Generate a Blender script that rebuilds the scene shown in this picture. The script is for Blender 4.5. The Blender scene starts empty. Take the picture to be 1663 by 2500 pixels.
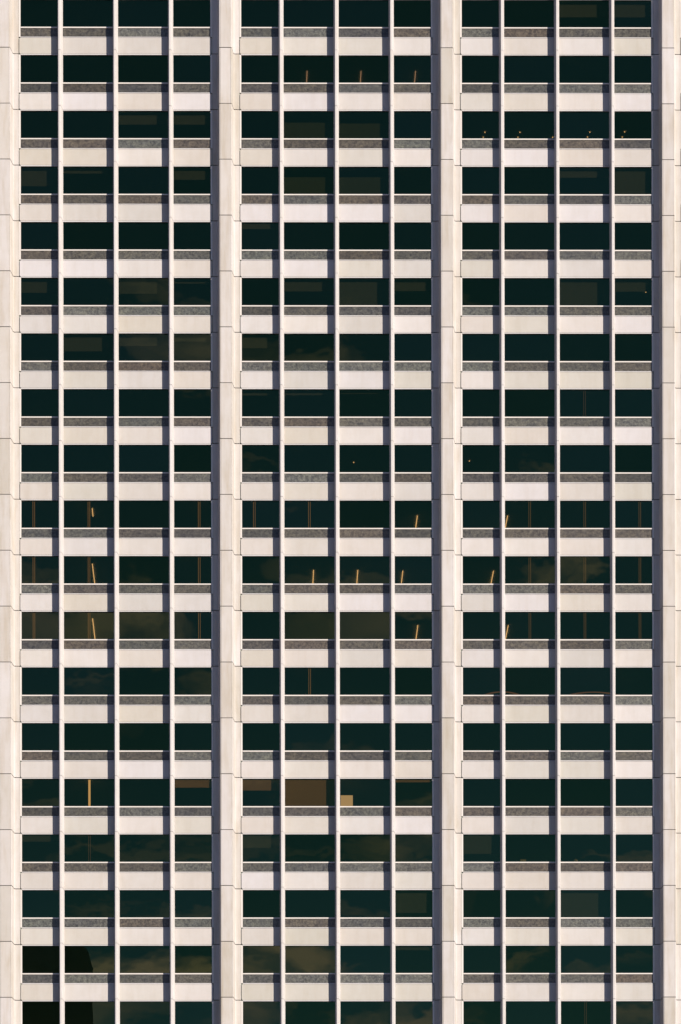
import bpy, math, random
from mathutils import Vector

R = math.radians
scene = bpy.context.scene

# ------------------------------------------------------------------ camera
cam_d = bpy.data.cameras.new("camera")
cam = bpy.data.objects.new("camera", cam_d)
scene.collection.objects.link(cam)
scene.camera = cam
CAM_Z, CAM_DIST = 1.7, 191.32
cam.location = (0.54, -CAM_DIST, 0.54)
cam.rotation_euler = (math.pi / 2 - 0.00015, 0.00177, -0.0047)
cam_d.sensor_fit = 'VERTICAL'
cam_d.sensor_height = 36.0
cam_d.sensor_width = 24.0
cam_d.lens = 98.44
cam_d.shift_y = 1.26201
cam_d.shift_x = -0.02287
cam_d.clip_start = 1.0
cam_d.clip_end = 6000.0

# ------------------------------------------------------------------ sky, sun, exposure
SUN_EL, SUN_AZ = 11.0, 44.0          # azimuth measured from the facade normal towards +x
to_sun = Vector((math.sin(R(SUN_AZ)) * math.cos(R(SUN_EL)),
                 -math.cos(R(SUN_AZ)) * math.cos(R(SUN_EL)), math.sin(R(SUN_EL))))
world = bpy.data.worlds.new("World")
scene.world = world
world.use_nodes = True
wn, wl = world.node_tree.nodes, world.node_tree.links
wn.clear()
w_out = wn.new("ShaderNodeOutputWorld")
w_bg = wn.new("ShaderNodeBackground")
w_bg.inputs["Strength"].default_value = 0.10
w_sky = wn.new("ShaderNodeTexSky")
w_sky.sky_type = 'NISHITA'
w_sky.sun_disc = False
w_sky.sun_elevation = R(SUN_EL)
w_sky.sun_rotation = math.atan2(to_sun.x, to_sun.y)
w_sky.air_density = 1.0
w_sky.dust_density = 0.15
w_sky.ozone_density = 5.0
# broken evening cloud, thicker low down
w_tc = wn.new("ShaderNodeTexCoord")
w_map = wn.new("ShaderNodeMapping")
w_map.inputs["Scale"].default_value = (1.0, 1.0, 3.4)
w_map.inputs["Location"].default_value = (15.5, 0.1, 1.2)
w_n = wn.new("ShaderNodeTexNoise")
w_n.inputs["Scale"].default_value = 10.0
w_n.inputs["Detail"].default_value = 5.0
w_n.inputs["Roughness"].default_value = 0.50
w_n.inputs["Distortion"].default_value = 1.2
w_sep = wn.new("ShaderNodeSeparateXYZ")
w_lo = wn.new("ShaderNodeMapRange")
w_lo.inputs["From Min"].default_value = 0.20
w_lo.inputs["From Max"].default_value = 0.56
w_lo.inputs["To Min"].default_value = 0.045
w_lo.inputs["To Max"].default_value = -0.16
w_add = wn.new("ShaderNodeMath"); w_add.operation = 'ADD'
w_ramp = wn.new("ShaderNodeMapRange")
w_ramp.inputs["From Min"].default_value = 0.52
w_ramp.inputs["From Max"].default_value = 0.72
w_mix = wn.new("ShaderNodeMix"); w_mix.data_type = 'RGBA'
w_mix.inputs["B"].default_value = (10.5, 6.0, 7.2, 1.0)
wl.new(w_tc.outputs["Generated"], w_map.inputs["Vector"])
wl.new(w_map.outputs["Vector"], w_n.inputs["Vector"])
wl.new(w_tc.outputs["Generated"], w_sep.inputs["Vector"])
wl.new(w_sep.outputs["Z"], w_lo.inputs["Value"])
wl.new(w_n.outputs["Fac"], w_add.inputs[0])
wl.new(w_lo.outputs["Result"], w_add.inputs[1])
wl.new(w_add.outputs["Value"], w_ramp.inputs["Value"])
wl.new(w_ramp.outputs["Result"], w_mix.inputs["Factor"])
wl.new(w_sky.outputs["Color"], w_mix.inputs["A"])
wl.new(w_mix.outputs["Result"], w_bg.inputs["Color"])
wl.new(w_bg.outputs["Background"], w_out.inputs["Surface"])

sun_d = bpy.data.lights.new("sun", 'SUN')
sun_d.energy = 5.0
sun_d.angle = R(0.5)
sun_d.color = (1.0, 0.885, 0.76)
sun = bpy.data.objects.new("sun", sun_d)
scene.collection.objects.link(sun)
sun.rotation_euler = (-to_sun).to_track_quat('-Z', 'Y').to_euler()
sun.location = (200, -200, 200)

scene.view_settings.view_transform = 'Standard'
scene.view_settings.look = 'None'
scene.view_settings.exposure = 0.90
scene.view_settings.gamma = 1.0
scene.view_settings.use_curve_mapping = False
scene.render.engine = 'CYCLES'
scene.cycles.max_bounces = 8
scene.cycles.transparent_max_bounces = 12
scene.cycles.caustics_reflective = False
scene.cycles.caustics_refractive = False

rng = random.Random(7)

# ------------------------------------------------------------------ materials
def new_mat(name):
    m = bpy.data.materials.new(name)
    m.use_nodes = True
    nt = m.node_tree
    nt.nodes.clear()
    return m, nt.nodes, nt.links

def principled(name, color, rough=0.7, spec=0.3):
    m, n, l = new_mat(name)
    o = n.new("ShaderNodeOutputMaterial")
    b = n.new("ShaderNodeBsdfPrincipled")
    b.inputs["Base Color"].default_value = (*color, 1)
    b.inputs["Roughness"].default_value = rough
    b.inputs["Specular IOR Level"].default_value = spec
    l.new(b.outputs[0], o.inputs["Surface"])
    return m, n, l, b

def mixc(n, l, fac, a, b, blend='MIX'):
    x = n.new("ShaderNodeMix"); x.data_type = 'RGBA'; x.blend_type = blend
    for sock, v in (("Factor", fac), ("A", a), ("B", b)):
        if isinstance(v, (tuple, list)):
            x.inputs[sock].default_value = (*v, 1)
        elif isinstance(v, (int, float)):
            x.inputs[sock].default_value = v
        else:
            l.new(v, x.inputs[sock])
    return x.outputs["Result"]

def noise(n, l, vec, scale, detail=4, rough=0.55, dist=0.0):
    t = n.new("ShaderNodeTexNoise")
    t.inputs["Scale"].default_value = scale
    t.inputs["Detail"].default_value = detail
    t.inputs["Roughness"].default_value = rough
    t.inputs["Distortion"].default_value = dist
    l.new(vec, t.inputs["Vector"])
    return t.outputs["Fac"]

def rangev(n, l, v, a, b, c=0.0, d=1.0):
    t = n.new("ShaderNodeMapRange")
    t.inputs["From Min"].default_value = a
    t.inputs["From Max"].default_value = b
    t.inputs["To Min"].default_value = c
    t.inputs["To Max"].default_value = d
    l.new(v, t.inputs["Value"])
    return t.outputs["Result"]

def mapping(n, l, vec, scale):
    t = n.new("ShaderNodeMapping")
    t.inputs["Scale"].default_value = scale
    l.new(vec, t.inputs["Vector"])
    return t.outputs["Vector"]

def precast(name, tones, stain=0.12):
    """Pale precast concrete: every panel drawn from a few batches, faint cloudiness and run-off streaks."""
    m, n, l, b = principled(name, (0.6, 0.55, 0.5), 0.85, 0.25)
    info = n.new("ShaderNodeObjectInfo")
    geo = n.new("ShaderNodeNewGeometry")
    ramp = n.new("ShaderNodeValToRGB")
    el = ramp.color_ramp.elements
    while len(el) < len(tones):
        el.new(0.5)
    for i, t in enumerate(tones):
        el[i].position = i / (len(tones) - 1)
        el[i].color = (*[v * c for v, c in zip(t, (0.56, 0.59, 0.625))], 1)
    l.new(info.outputs["Random"], ramp.inputs["Fac"])
    pos = geo.outputs["Position"]
    cloud = rangev(n, l, noise(n, l, pos, 0.9, 4, 0.6), 0.3, 0.7)
    streak = rangev(n, l, noise(n, l, mapping(n, l, pos, (2.4, 2.4, 0.35)), 1.0, 5, 0.6, 0.3), 0.45, 0.78)
    grain = rangev(n, l, noise(n, l, pos, 28.0, 3, 0.7), 0.3, 0.7)
    c = mixc(n, l, 0.5, ramp.outputs["Color"], mixc(n, l, cloud, (0.92, 0.90, 0.86), (1.05, 1.05, 1.06)), 'MULTIPLY')
    sm = n.new("ShaderNodeMath"); sm.operation = 'MULTIPLY'; sm.inputs[1].default_value = stain * 2
    l.new(streak, sm.inputs[0])
    c = mixc(n, l, sm.outputs[0], c, (0.80, 0.74, 0.63), 'MULTIPLY')
    c = mixc(n, l, 0.35, c, mixc(n, l, grain, (0.90, 0.90, 0.90), (1.07, 1.06, 1.05)), 'MULTIPLY')
    l.new(c, b.inputs["Base Color"])
    bump = n.new("ShaderNodeBump")
    bump.inputs["Strength"].default_value = 0.25
    bump.inputs["Distance"].default_value = 0.01
    l.new(grain, bump.inputs["Height"])
    l.new(bump.outputs["Normal"], b.inputs["Normal"])
    return m

M = {}
M['spandrel'] = precast("spandrel_precast", [(0.57, 0.515, 0.44), (0.62, 0.57, 0.535), (0.66, 0.605, 0.56), (0.54, 0.50, 0.43), (0.64, 0.595, 0.57), (0.59, 0.53, 0.47), (0.68, 0.625, 0.595), (0.61, 0.55, 0.50), (0.56, 0.52, 0.48), (0.64, 0.592, 0.577), (0.66, 0.612, 0.60)], 0.13)
M['pier'] = precast("pier_precast", [(0.60, 0.54, 0.48), (0.66, 0.605, 0.57), (0.63, 0.57, 0.51), (0.68, 0.625, 0.59), (0.57, 0.515, 0.45), (0.65, 0.595, 0.56)], 0.38)
M['mullion'] = precast("mullion_precast", [(0.68, 0.63, 0.59), (0.70, 0.65, 0.62), (0.69, 0.63, 0.585)], 0.10)
M['lip'] = precast("lip_precast", [(0.70, 0.66, 0.63), (0.72, 0.68, 0.66)], 0.05)
M['core'] = principled("dark_backing", (0.035, 0.03, 0.03), 0.95, 0.05)[0]
M['frame'] = principled("pale_metal", (0.43, 0.41, 0.39), 0.45, 0.4)[0]
M['interior'] = principled("interior_plaster", (0.35, 0.42, 0.35), 0.9, 0.1)[0]

def granite():
    m, n, l, b = principled("granite", (0.12, 0.12, 0.11), 0.38, 0.35)
    info = n.new("ShaderNodeObjectInfo"); geo = n.new("ShaderNodeNewGeometry")
    ramp = n.new("ShaderNodeValToRGB")
    tones = [(0.058, 0.055, 0.048), (0.108, 0.112, 0.102), (0.092, 0.074, 0.058), (0.080, 0.078, 0.068), (0.098, 0.082, 0.068), (0.064, 0.062, 0.060), (0.120, 0.121, 0.112), (0.072, 0.062, 0.050), (0.090, 0.090, 0.082)]
    el = ramp.color_ramp.elements
    while len(el) < len(tones):
        el.new(0.5)
    for i, t in enumerate(tones):
        el[i].position = i / (len(tones) - 1); el[i].color = (*[v * c for v, c in zip(t, (0.56, 0.59, 0.625))], 1)
    l.new(info.outputs["Random"], ramp.inputs["Fac"])
    pos = geo.outputs["Position"]
    sp = rangev(n, l, noise(n, l, pos, 5.5, 7, 0.9), 0.40, 0.60)
    sp2 = rangev(n, l, noise(n, l, pos, 22.0, 2, 0.6), 0.35, 0.65)
    cl = rangev(n, l, noise(n, l, mapping(n, l, pos, (1.0, 1.0, 1.6)), 1.3, 4, 0.6, 0.8), 0.35, 0.65)
    c = mixc(n, l, 1.0, ramp.outputs["Color"], mixc(n, l, sp, (0.34, 0.34, 0.37), (1.75, 1.72, 1.6)), 'MULTIPLY')
    c = mixc(n, l, 0.55, c, mixc(n, l, sp2, (0.65, 0.65, 0.65), (1.35, 1.35, 1.30)), 'MULTIPLY')
    c = mixc(n, l, 0.8, c, mixc(n, l, cl, (0.86, 0.86, 0.92), (1.14, 1.10, 1.02)), 'MULTIPLY')
    l.new(c, b.inputs["Base Color"])
    return m
M['granite'] = granite()

def glass():
    m, n, l = new_mat("tinted_glass")
    o = n.new("ShaderNodeOutputMaterial")
    tr = n.new("ShaderNodeBsdfTransparent")
    tr.inputs["Color"].default_value = (0.41, 0.415, 0.365, 1)
    gl = n.new("ShaderNodeBsdfGlossy")
    gl.inputs["Roughness"].default_value = 0.0
    gl.inputs["Color"].default_value = (0.58, 0.80, 0.42, 1)
    fr = n.new("ShaderNodeFresnel"); fr.inputs["IOR"].default_value = 1.6
    mx = n.new("ShaderNodeMixShader")
    info = n.new("ShaderNodeObjectInfo"); geo = n.new("ShaderNodeNewGeometry")
    off = n.new("ShaderNodeVectorMath"); off.operation = 'ADD'
    mul = n.new("ShaderNodeVectorMath"); mul.operation = 'SCALE'; mul.inputs["Scale"].default_value = 37.0
    comb = n.new("ShaderNodeCombineXYZ")
    for a in "XYZ":
        l.new(info.outputs["Random"], comb.inputs[a])
    l.new(comb.outputs[0], mul.inputs[0])
    l.new(geo.outputs["Position"], off.inputs[0]); l.new(mul.outputs[0], off.inputs[1])
    l.new(mixc(n, l, info.outputs["Random"], (0.40, 0.70, 0.27), (0.56, 0.88, 0.44)), gl.inputs["Color"])   # panes from different batches
    h = noise(n, l, off.outputs[0], 0.55, 2, 0.4)
    bump = n.new("ShaderNodeBump")
    bump.inputs["Strength"].default_value = 1.0
    bump.inputs["Distance"].default_value = 0.0025
    l.new(h, bump.inputs["Height"])
    l.new(bump.outputs["Normal"], gl.inputs["Normal"])
    inv = n.new("ShaderNodeMath"); inv.operation = 'SUBTRACT'; inv.inputs[0].default_value = 1.0
    l.new(geo.outputs["Backfacing"], inv.inputs[1])
    fmul = n.new("ShaderNodeMath"); fmul.operation = 'MULTIPLY'       # the sheet reflects at its outer face only
    l.new(fr.outputs[0], fmul.inputs[0]); l.new(inv.outputs[0], fmul.inputs[1])
    l.new(fmul.outputs[0], mx.inputs[0])
    l.new(tr.outputs[0], mx.inputs[1]); l.new(gl.outputs[0], mx.inputs[2])
    l.new(mx.outputs[0], o.inputs["Surface"])
    return m
M['glass'] = glass()

def fabric(name, c):
    m, n, l, b = principled(name, c, 0.9, 0.1)
    geo = n.new("ShaderNodeNewGeometry")
    w = rangev(n, l, noise(n, l, mapping(n, l, geo.outputs["Position"], (6, 6, 60)), 1.0, 3), 0.3, 0.7)
    l.new(mixc(n, l, w, tuple(v * 0.88 for v in c), tuple(v * 1.08 for v in c)), b.inputs["Base Color"])
    return m
M['blind'] = fabric("blind_fabric", (0.21, 0.19, 0.155))
M['tan_blind'] = fabric("tan_blind_fabric", (0.92, 0.46, 0.25))
M['olive'] = fabric("olive_board", (0.15, 0.14, 0.07))
M['buff'] = fabric("buff_board", (0.85, 0.62, 0.30))

def glow(name, c, s):
    m, n, l = new_mat(name)
    o = n.new("ShaderNodeOutputMaterial"); e = n.new("ShaderNodeEmission")
    e.inputs["Color"].default_value = (*c, 1); e.inputs["Strength"].default_value = s
    l.new(e.outputs[0], o.inputs["Surface"])
    return m
M['tube'] = glow("warm_tube", (1.0, 0.52, 0.24), 2.6)
M['rose_tube'] = glow("rose_tube", (1.0, 0.50, 0.32), 0.95)
M['strip'] = glow("gold_strip", (1.0, 0.45, 0.16), 0.6)
M['dim_strip'] = glow("dim_gold_strip", (1.0, 0.48, 0.17), 0.34)
M['faint_strip'] = glow("faint_strip", (1.0, 0.5, 0.28), 0.17)
M['bright_strip'] = glow("bright_gold_strip", (1.0, 0.52, 0.20), 1.6)
M['bulb'] = glow("bulb", (1.0, 0.52, 0.24), 2.2)
M['cove'] = glow("cove_glow", (1.0, 0.40, 0.20), 0.25)

# ------------------------------------------------------------------ mesh helpers
class MB:
    def __init__(self): self.v, self.f = [], []
    def add(self, verts, faces):
        o = len(self.v); self.v += verts; self.f += [tuple(i + o for i in f) for f in faces]
        return self
    def box(self, x0, x1, y0, y1, z0, z1):
        return self.add([(x0, y0, z0), (x1, y0, z0), (x1, y1, z0), (x0, y1, z0), (x0, y0, z1), (x1, y0, z1), (x1, y1, z1), (x0, y1, z1)],
                        [(0, 1, 5, 4), (1, 2, 6, 5), (2, 3, 7, 6), (3, 0, 4, 7), (4, 5, 6, 7), (3, 2, 1, 0)])
    def prism_z(self, prof, z0, z1):
        """closed profile of (x, y), counter-clockwise seen from above, extruded upwards"""
        n = len(prof)
        vs = [(x, y, z0) for x, y in prof] + [(x, y, z1) for x, y in prof]
        fs = [(i, (i + 1) % n, n + (i + 1) % n, n + i) for i in range(n)]
        return self.add(vs, fs + [tuple(range(n, 2 * n)), tuple(reversed(range(n)))])
    def mesh(self, name, mat):
        me = bpy.data.meshes.new(name)
        me.from_pydata(self.v, [], self.f)
        me.materials.append(mat)
        me.validate(); me.update()
        return me

def put(name, me, parent=None, loc=(0, 0, 0)):
    o = bpy.data.objects.new(name, me)
    scene.collection.objects.link(o)
    o.parent = parent
    o.location = loc
    return o

def tag(o, label, cat, group=None):
    o["label"] = label; o["category"] = cat
    if group: o["group"] = group
    return o

def structure(o):
    o["kind"] = "structure"; return o

# ------------------------------------------------------------------ dimensions (metres), outward is -y
u = 1 / 35.7
PITCH = 135.72 * u                    # storey height
BAY = 538.0 * u                       # pier to pier
MOD = BAY / 4
PX0 = (15.6 - 831.5) * u              # axis of the first pier in view
def zrow(r):                          # underside of the spandrel that closes window row r
    return CAM_Z + (4360 - 136.2 - 135.72 * r) * u
H_SP, H_GR, H_SI, H_GL = 44.6 * u, 65.6 * u, 68.5 * u, 135.72 * u
P_D, M_D = 25.3 * u, 20.7 * u         # how far piers and mullions stand out
ROWS = range(-1, 20)
NX = range(-1, 13)                    # module index; 0..11 in view
Z_TOP, Z_BOT = zrow(-2), zrow(19)
X_L, X_R = PX0 - MOD, PX0 + 3 * BAY + MOD

ground = put("ground", MB().box(-1500, 1500, -1500, 1500, -0.5, 0.0).mesh("ground", principled("paving", (0.06, 0.06, 0.06), 0.9)[0]))
structure(ground)

tower = bpy.data.objects.new("office_tower", None)
scene.collection.objects.link(tower)
tower.location = (0, 0, 0)
tag(tower, "pale concrete office tower with projecting piers, thin mullions and dark ribbon windows", "building")

# ---- lower and upper body, out of the frame
b = MB()
b.box(X_L - 4, X_R + 4, 0.02, 24, 0.0, Z_BOT)
put("lower_wall", b.mesh("lower_wall", M['spandrel']), tower)
put("upper_wall", MB().box(X_L - 4, X_R + 4, 0.02, 24, Z_TOP, Z_TOP + 12).mesh("upper_wall", M['spandrel']), tower)
side = MB().box(0, 4, -0.2, 24, Z_BOT + 0.004, Z_TOP - 0.004).mesh("side_wall", M['spandrel'])
put("side_wall", side, tower, (X_L - 4, 0, 0)); put("side_wall", side, tower, (X_R, 0, 0))

# ---- floors and core inside
b = MB()
b.box(X_L + .01, X_R - .01, 0.30, 9.0, 0.03, 1.00)            # slab
b.box(X_L + .01, X_R - .01, 0.11, 0.29, 0.012, H_GR - 0.03)     # upstand behind spandrel and granite
slab_me = b.mesh("floor_slab", M['interior'])
for r in range(-1, 20):
    put("floor_slab", slab_me, tower, (0, 0, zrow(r)))
put("core_wall", MB().box(X_L + .01, X_R - .01, 9.01, 9.3, Z_BOT, Z_TOP).mesh("core_wall", M['interior']), tower)

# ---- piers
def cove(sign):
    """side of a pier, front edge to wall: a narrow return on the front, a small arris, a steep cheek, then a flank flush with the wall"""
    pts = [(12.75, 25.3), (14.4, 25.3), (15.2, 24.4)]
    pts += [(18.9, 2.6), (19.5, 1.2), (20.6, 0.4), (22.4, 0.0), (33.0, 0.0)]
    back = [(33.0, -2.5), (30.6, -2.5), (17.0, -2.5), (12.75, 20.0)]
    prof = [(sign * x * u, -d * u) for x, d in pts + back]
    return prof if sign < 0 else list(reversed(prof))
JOINT = 0.046
zj = 2.6 * u
def ccw(p):
    a = sum(p[i][0] * p[(i + 1) % len(p)][1] - p[(i + 1) % len(p)][0] * p[i][1] for i in range(len(p)))
    return p if a > 0 else list(reversed(p))
side_me = {}
for s in (-1, 1):
    side_me[s] = MB().prism_z(ccw(cove(s)), zj + JOINT / 2, zj + PITCH - JOINT / 2).mesh("side_panel", M['pier'])
    for p in side_me[s].polygons:          # smooth only the sweep
        p.use_smooth = len(p.vertices) == 4
    side_me[s].set_sharp_from_angle(angle=R(22))
w = 12.55 * u; ch = 0.012
front_me = MB().prism_z(ccw([(-w, -P_D + ch), (-w + ch, -P_D), (w - ch, -P_D), (w, -P_D + ch), (w, -P_D + 0.12), (-w, -P_D + 0.12)]),
                        zj + JOINT / 2, zj + PITCH - JOINT / 2).mesh("front_panel", M['pier'])
core_me = MB().prism_z(ccw([(-33 * u, 0.11), (-30 * u, 0.08), (-16 * u, 0.075), (-12 * u, -P_D + 0.16), (12 * u, -P_D + 0.16), (16 * u, 0.075), (30 * u, 0.08), (33 * u, 0.11), (33 * u, 0.3), (-33 * u, 0.3)]),
                       Z_BOT, Z_TOP).mesh("pier", M['core'])
for k in range(4):
    pier = put("pier", core_me, tower, (PX0 + k * BAY, 0, 0))
    for r in range(-1, 20):
        for s in (-1, 1):
            put("side_panel", side_me[s], pier, (rng.uniform(-.003, .003), rng.uniform(-.003, .003), zrow(r)))
        put("front_panel", front_me, pier, (rng.uniform(-.003, .003), rng.uniform(-.005, .005), zrow(r)))

# ---- mullions
sec_prof = ccw([(-6.3 * u, 0.004), (-2.9 * u, -M_D + .02), (-2.3 * u, -M_D), (2.3 * u, -M_D), (2.9 * u, -M_D + .02), (6.3 * u, 0.004), (6.3 * u, 0.14), (-6.3 * u, 0.14)])
sec_me = MB().prism_z(sec_prof, 0.012, PITCH - 0.012).mesh("mullion_section", M['mullion'])
mcore_me = MB().box(-2 * u, 2 * u, -M_D * 0.55, 0.13, Z_BOT, Z_TOP).mesh("mullion", M['core'])
mull_x = [PX0 + j * MOD for j in range(-1, 14) if j % 4 != 0]
for x in mull_x:
    mu = put("mullion", mcore_me, tower, (x, 0, 0))
    for r in range(-1, 20):
        put("mullion_section", sec_me, mu, (rng.uniform(-.002, .002), rng.uniform(-.004, .004), zrow(r)))

# ---- one storey of one module: spandrel, granite, window
EDGE, JAMB = 34.3 * u, 37.6 * u
def extents(kind, inset):
    x0 = inset if kind == 'first' else 0.0
    x1 = MOD - inset if kind == 'last' else MOD
    return x0, x1

def rounded_panel(x0, x1, z0, z1, rl, rr, y0, y1):
    """flat panel with rounded corners at a pier end and a small arris all round"""
    def outline(d):
        pts = []
        for cx, cz, rad, a0 in ((x1 - rr, z1 - rr, rr, 0), (x0 + rl, z1 - rl, rl, 90), (x0 + rl, z0 + rl, rl, 180), (x1 - rr, z0 + rr, rr, 270)):
            for i in range(4):
                a = R(a0 + 30 * i)
                pts.append((cx + (rad - d) * math.cos(a), cz + (rad - d) * math.sin(a)))
        return pts
    rings = [(outline(0), y1), (outline(0), y0 + .008), (outline(.008), y0)]
    vs, fs = [], []
    for o, y in rings:
        vs += [(x, y, z) for x, z in o]
    n = 16
    for k in range(2):
        for i in range(n):
            j = (i + 1) % n
            fs.append((k * n + i, k * n + j, (k + 1) * n + j, (k + 1) * n + i))
    fs.append(tuple(range(2 * n, 3 * n)))
    return vs, fs

def flip(fs): return [tuple(reversed(f)) for f in fs]
LIP = 2.1 * u; GRV = 0.016
sp_me, lip_me, gr_me, fr_me, pane_me = {}, {}, {}, {}, {}
for kind in ('first', 'middle', 'last'):
    x0, x1 = extents(kind, EDGE)
    rl = 3.6 * u if kind == 'first' else 0.012
    rr = 3.6 * u if kind == 'last' else 0.012
    b = MB()
    vs, fs = rounded_panel(x0 + 0.004, x1 - 0.004, LIP + GRV, H_SP - LIP - GRV, rl, rr, 0.0, 0.10)
    b.add(vs, flip(fs))
    sp_me[kind] = b.mesh("spandrel_panel", M['spandrel'])
    x0, x1 = extents(kind, JAMB)
    # lips above and below the spandrel: the top one slopes a little to the sky
    b = MB()
    for za, zb, ya, yb in ((0.0, LIP, 0.0, 0.0), (H_SP - LIP, H_SP, -0.006, 0.022)):
        b.add([(x0, ya, za), (x1, ya, za), (x1, yb, zb), (x0, yb, zb), (x0, .108, za), (x1, .108, za), (x1, .108, zb), (x0, .108, zb)],
              [(0, 1, 2, 3), (5, 4, 7, 6), (3, 2, 6, 7), (1, 0, 4, 5), (0, 3, 7, 4), (2, 1, 5, 6)])
    lip_me[kind] = b.mesh("lip", M['lip'])
    gr_me[kind] = MB().box(x0 + .012, x1 - .012, 0.038, 0.105, H_SP + .022, H_GR - .002).mesh("granite_panel", M['granite'])
    b = MB().box(x0, x1, 0.0, 0.085, H_GR, H_SI)                           # sill bar
    xj = None
    if kind == 'first': xj = (33.4 * u, JAMB - .001)
    if kind == 'last': xj = (MOD - JAMB + .001, MOD - 33.4 * u)
    if xj: b.box(xj[0], xj[1], 0.012, 0.10, H_SP - .02, H_GL + .03)
    fr_me[kind] = b.mesh("window", M['frame'])
    pane_me[kind] = MB().box(x0 + .005, x1 - .005, -0.006, 0.006, -(H_GL - H_SI) / 2 - .005, (H_GL - H_SI) / 2 + .02).mesh("pane", M['glass'])

def kind_of(j): return 'first' if j % 4 == 0 else ('last' if j % 4 == 3 else 'middle')

# blinds drawn part way: (row, module) -> (drop as share of the glass, depth behind the wall face, material)
BL = {}
def bl(r, bay, m, drop, depth=0.38, mat='blind', top=0.0): BL[(r, bay * 4 + m)] = (drop / 67.2, depth, mat, top / 67.2)
for a in ((0,2,2,34),(0,2,3,34),(2,0,2,26),(2,0,3,26),(3,0,0,41),(3,0,1,10),(3,0,3,25),(3,2,2,19),(3,2,3,64),
          (5,0,0,30),(5,0,2,32),(5,0,3,7),(5,1,1,26),(5,1,2,60),(5,1,3,25),(5,2,2,60),(5,2,3,26),
          (6,0,1,37),(6,0,2,24),(6,0,3,13),(6,1,0,29),(7,1,0,9),(7,1,1,8),(7,1,2,5),(16,2,2,62),(16,1,3,52)):
    bl(*a)
for a in ((14,0,3,20,.15,'tan_blind'),(14,1,0,27,.15,'tan_blind'),(14,1,1,66,.15,'tan_blind'),(14,1,3,7,.15,'tan_blind'),
          (15,0,0,16,.16),(15,1,0,31,.16),(15,2,0,46,.16),(4,1,0,14,.16),(17,1,3,9,.2)):
    bl(*a)
for a in ((2,1,1,67,.17,'olive',26),(2,1,2,67,.17,'olive',28),(3,1,1,67,.15,'olive',24),(3,1,2,67,.15,'olive',24)):
    bl(*a)
# bright slits between the two halves of a drape, at the middle of a module
ST = {}
for r in (9, 10, 11):
    for j in (0, 1, 3): ST[(r, j)] = 'strip'
    for j in (9, 10, 11): ST[(r, j)] = 'dim_strip'
for j in (4, 5): ST[(9, j)] = 'strip'
ST[(12, 5)] = 'strip'; ST[(15, 1)] = 'faint_strip'; ST[(7, 10)] = 'faint_strip'; ST[(18, 10)] = 'faint_strip'

strip_me = {k: MB().box(-.013, .013, -.01, .01, 0, H_GL - H_SI - .05).mesh("lit_strip", M[k]) for k in ('strip', 'dim_strip', 'faint_strip')}
wide_me = MB().box(-.075, .075, -.01, .01, 0, H_GL - H_SI - .04).mesh("lit_strip", M['bright_strip'])

for r in ROWS:
    z = zrow(r)
    for j in NX:
        bx = PX0 + j * MOD
        kind = kind_of(j)
        sp = put("spandrel_panel", sp_me[kind], tower, (bx, rng.uniform(-.004, .004), z))
        put("lip", lip_me[kind], sp, (0, 0, 0))
        put("granite_panel", gr_me[kind], tower, (bx, rng.uniform(-.004, .004), z))
        win = put("window", fr_me[kind], tower, (bx, 0, z))
        pn = put("pane", pane_me[kind], win, (0, 0.085, (H_SI + H_GL) / 2))
        pn.rotation_euler = (rng.gauss(0, .0022), 0, rng.gauss(0, .0016)) if (r, j) not in ((17, 0), (17, 1), (18, 0), (18, 1)) else (0, 0, 0)
        x0, x1 = extents(kind, JAMB)
        if (r, j) in BL:
            drop, dep, mat, top = BL[(r, j)]
            gh = H_GL - H_SI
            me = MB().box(x0 - .1, x1 + .1, dep, dep + .02, H_GL - gh * drop, H_GL + .02 - gh * top).mesh("blind", M[mat])
            put("blind" if mat != 'olive' else "board", me, win)
        if (r, j) in ST:
            for s in (-1, 1):
                put("lit_strip", strip_me[ST[(r, j)]], win, (MOD / 2 + s * 2.1 * u, .19, H_SI + .03))
        if (r, j) == (14, 1):
            put("lit_strip", wide_me, win, (MOD / 2, .19, H_SI + .02))

# ------------------------------------------------------------------ lamps and small things inside
ORD = ["topmost", "second", "third", "fourth", "fifth", "sixth", "seventh", "eighth", "ninth", "tenth", "eleventh", "twelfth", "thirteenth", "fourteenth", "fifteenth", "sixteenth", "seventeenth"]
WIN = ["first", "second", "third", "last"]
BAYN = ["left", "middle", "right"]
def where(x):
    j = int((x - PX0) // MOD)
    return BAYN[j // 4], WIN[j % 4]

def tube_mesh(length, rad, mat, name):
    n = 8
    vs = [(rad * math.cos(2 * math.pi * i / n), 0, rad * math.sin(2 * math.pi * i / n)) for i in range(n)]
    vs += [(x, length, z) for x, _, z in vs]
    fs = [(i, (i + 1) % n, n + (i + 1) % n, n + i) for i in range(n)] + [tuple(reversed(range(n))), tuple(range(n, 2 * n))]
    return MB().add(vs, fs).mesh(name, mat)

TUBES = [(1, -2.26, 1.42, 1.6, -2.9, 'rose_tube'), (1, 1.46, 1.42, 1.6, -2.3, 'rose_tube'), (1, 5.22, 1.42, 1.6, -2.4, 'rose_tube'),
         (9, 5.30, 1.83, 2.2, -2.7, 'tube'), (9, 11.54, 1.83, 2.2, -2.4, 'tube'), (9, -17.07, 0.96, 0.95, -3.1, 'tube'),
         (10, -1.88, 1.77, 2.3, -2.5, 'tube'), (10, 1.18, 1.77, 2.3, -2.3, 'tube'), (10, 4.29, 1.86, 1.55, -2.3, 'tube'),
         (10, 10.56, 1.85, 2.3, -2.5, 'tube'), (10, -17.07, 0.98, 3.0, -2.7, 'tube'),
         (11, 5.32, 1.78, 2.4, -2.3, 'tube'), (11, 11.57, 1.78, 2.3, -2.0, 'tube'), (11, -17.05, 0.91, 3.3, -3.0, 'tube')]
tube_cache = {}
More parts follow.
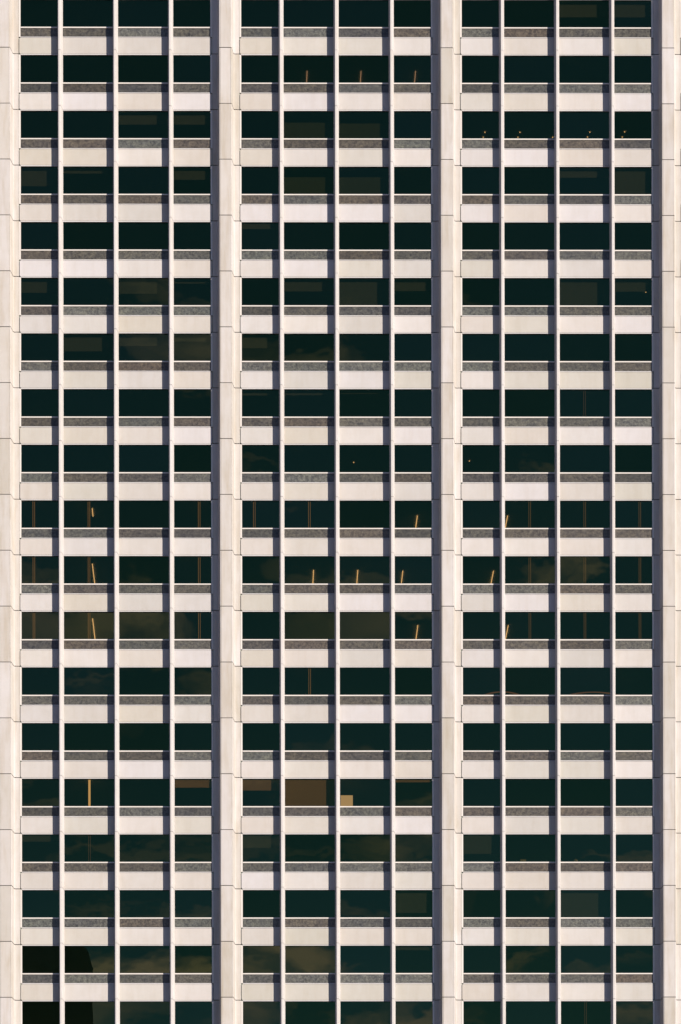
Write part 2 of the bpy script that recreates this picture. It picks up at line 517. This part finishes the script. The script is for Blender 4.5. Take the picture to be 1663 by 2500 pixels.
for r, x, d, ln, deg, mat in TUBES:
    key = (ln, mat)
    if key not in tube_cache:
        tube_cache[key] = tube_mesh(ln * 1.233, .026, M[mat], "ceiling_tube")
    o = put("ceiling_tube", tube_cache[key], None, (x, d * 1.233, zrow(r - 1) - .02))
    o.rotation_euler = (0, 0, R(-deg / 1.233))
    bay, wi = where(x)
    tone = "dull rose" if mat == 'rose_tube' else "golden"
    tag(o, f"thin {tone} ceiling tube in the {bay} bay's {wi} window, {ORD[r]} window row", "lamp", "tube lamps on the office ceilings")

def bulb_mesh(rad):
    vs, fs = [], []
    n, m = 8, 4
    for k in range(1, m):
        a = math.pi * k / m
        vs += [(rad * math.sin(a) * math.cos(2 * math.pi * i / n), rad * math.sin(a) * math.sin(2 * math.pi * i / n), rad * math.cos(a)) for i in range(n)]
    for k in range(m - 2):
        for i in range(n):
            fs.append((k * n + i, (k + 1) * n + i, (k + 1) * n + (i + 1) % n, k * n + (i + 1) % n))
    fs += [tuple(range(n)), tuple(reversed(range((m - 2) * n, (m - 1) * n)))]
    return MB().add(vs, fs).mesh("downlight", M['bulb'])
bulb = bulb_mesh(.038)
DOTS = [(2, 10.03, 1.97, 'upper'), (2, 9.94, 2.44, 'lower'), (2, 12.45, 1.97, 'upper'), (2, 12.35, 2.44, 'lower'), (2, 14.76, 2.44, 'single'),
        (2, 17.29, 1.95, 'upper'), (2, 17.18, 2.41, 'lower'), (2, 19.70, 1.92, 'upper'), (2, 19.59, 2.41, 'lower'),
        (8, 0.91, 2.04, 'single'), (8, 8.91, 1.87, 'single'), (5, 21.08, 1.44, 'single')]
for r, x, d, pos in DOTS:
    o = put("downlight", bulb, None, (x, d * 1.233, zrow(r - 1) - .01))
    bay, wi = where(x)
    which = {'upper': "upper of two tiny downlights", 'lower': "lower of two tiny downlights", 'single': "tiny golden downlight alone at the edge" if r == 2 else "lone tiny golden downlight"}[pos]
    tag(o, f"{which} in the {bay} bay's {wi} window, {ORD[r]} row", "lamp", "round downlights on the office ceilings")

def arch(cx, half, zc, rise, y):
    vs, fs = [], []
    N = 20
    for i in range(N + 1):
        a = math.pi * i / N
        for rr in (1.0, 1.10):
            for dy in (0, .06):
                vs.append((half * rr * math.cos(a), dy, rise * math.sin(a) + (rr - 1) * .6))
    for i in range(N):
        k = 4 * i
        for a, c in ((0, 1), (1, 3), (3, 2), (2, 0)):
            fs.append((k + a, k + c, k + 4 + c, k + 4 + a))
    o = put("cove_light", MB().add(vs, fs).mesh("cove_light", M['cove']), None, (cx, y, zc))
    return o
z12 = zrow(12) + H_SI
tag(arch(11.1, 1.55, z12 + .02, .72, 1.4), "faint brown glowing arch spanning two windows, left part of right bay, thirteenth row", "lamp", "arched cove lights inside")
tag(arch(17.4, 2.25, z12 + .0, .72, 1.4), "faint brown glowing arch spanning two windows, right part of right bay, thirteenth row", "lamp", "arched cove lights inside")

zs = zrow(15) + H_SI
xb = (1110 + 491 * .338 - 831.5) * u
tag(put("box", MB().box(-.19, .19, 0, .25, 0, .20).box(-.205, .205, -.01, .26, .16, .215).mesh("box", M['buff']), None, (xb, .16, zs)), "small pale box on the window sill, right bay, sixteenth row", "box")
n = 12
prof = [(.18, 0), (.19, .08), (.15, .22), (.06, .29)]
vs = [(rr * math.cos(2 * math.pi * i / n), rr * math.sin(2 * math.pi * i / n), h) for rr, h in prof for i in range(n)]
fs = [(k * n + i, k * n + (i + 1) % n, (k + 1) * n + (i + 1) % n, (k + 1) * n + i) for k in range(3) for i in range(n)] + [tuple(reversed(range(n))), tuple(range(3 * n, 4 * n))]
tag(put("lamp_globe", MB().add(vs, fs).mesh("lamp_globe", M['buff']), None, ((1110 + 871 * .338 - 831.5) * u, .36, zs)), "rounded pale dome on the window sill, right bay, sixteenth row", "dome")
zs = zrow(14) + H_SI
M['panel_glow'] = glow("tan_panel_glow", (1.0, 0.58, 0.28), 1.15)  # tan panel behind the glass; its brightness is put in as emission
tag(put("tan_panel", MB().box(-.42, .42, 0, .06, 0, .80).mesh("tan_panel", M['panel_glow']), None, ((782 * 1.0606 - 831.5) * u + .44, .17, zs)),
    "bright tan square panel, lower corner of middle bay's third window, fifteenth row", "light")

# ------------------------------------------------------------------ the tower across the street, seen only as a dark reflection
opp = put("opposite_tower", MB().prism_z([(-18, -15), (8, -15), (13, 15), (-18, 15)], 0, 162.0).mesh("opposite_tower", principled("dark_stone", (0.42, 0.44, 0.40), 0.8)[0]), None, (-61.8, -365, 0))
roof = MB().add([(-18, -15, 162.01), (8, -15, 162.01), (13, 15, 162.01), (-18, 15, 162.01), (-18, -15, 176), (6, -15, 168), (10.8, 15, 168), (-18, 15, 176)],
                [(0, 1, 5, 4), (1, 2, 6, 5), (2, 3, 7, 6), (3, 0, 4, 7), (4, 5, 6, 7), (3, 2, 1, 0)])
put("roof", roof.mesh("roof", opp.data.materials[0]), opp)
tag(opp, "dark tower mirrored in the lower left window panes", "building")
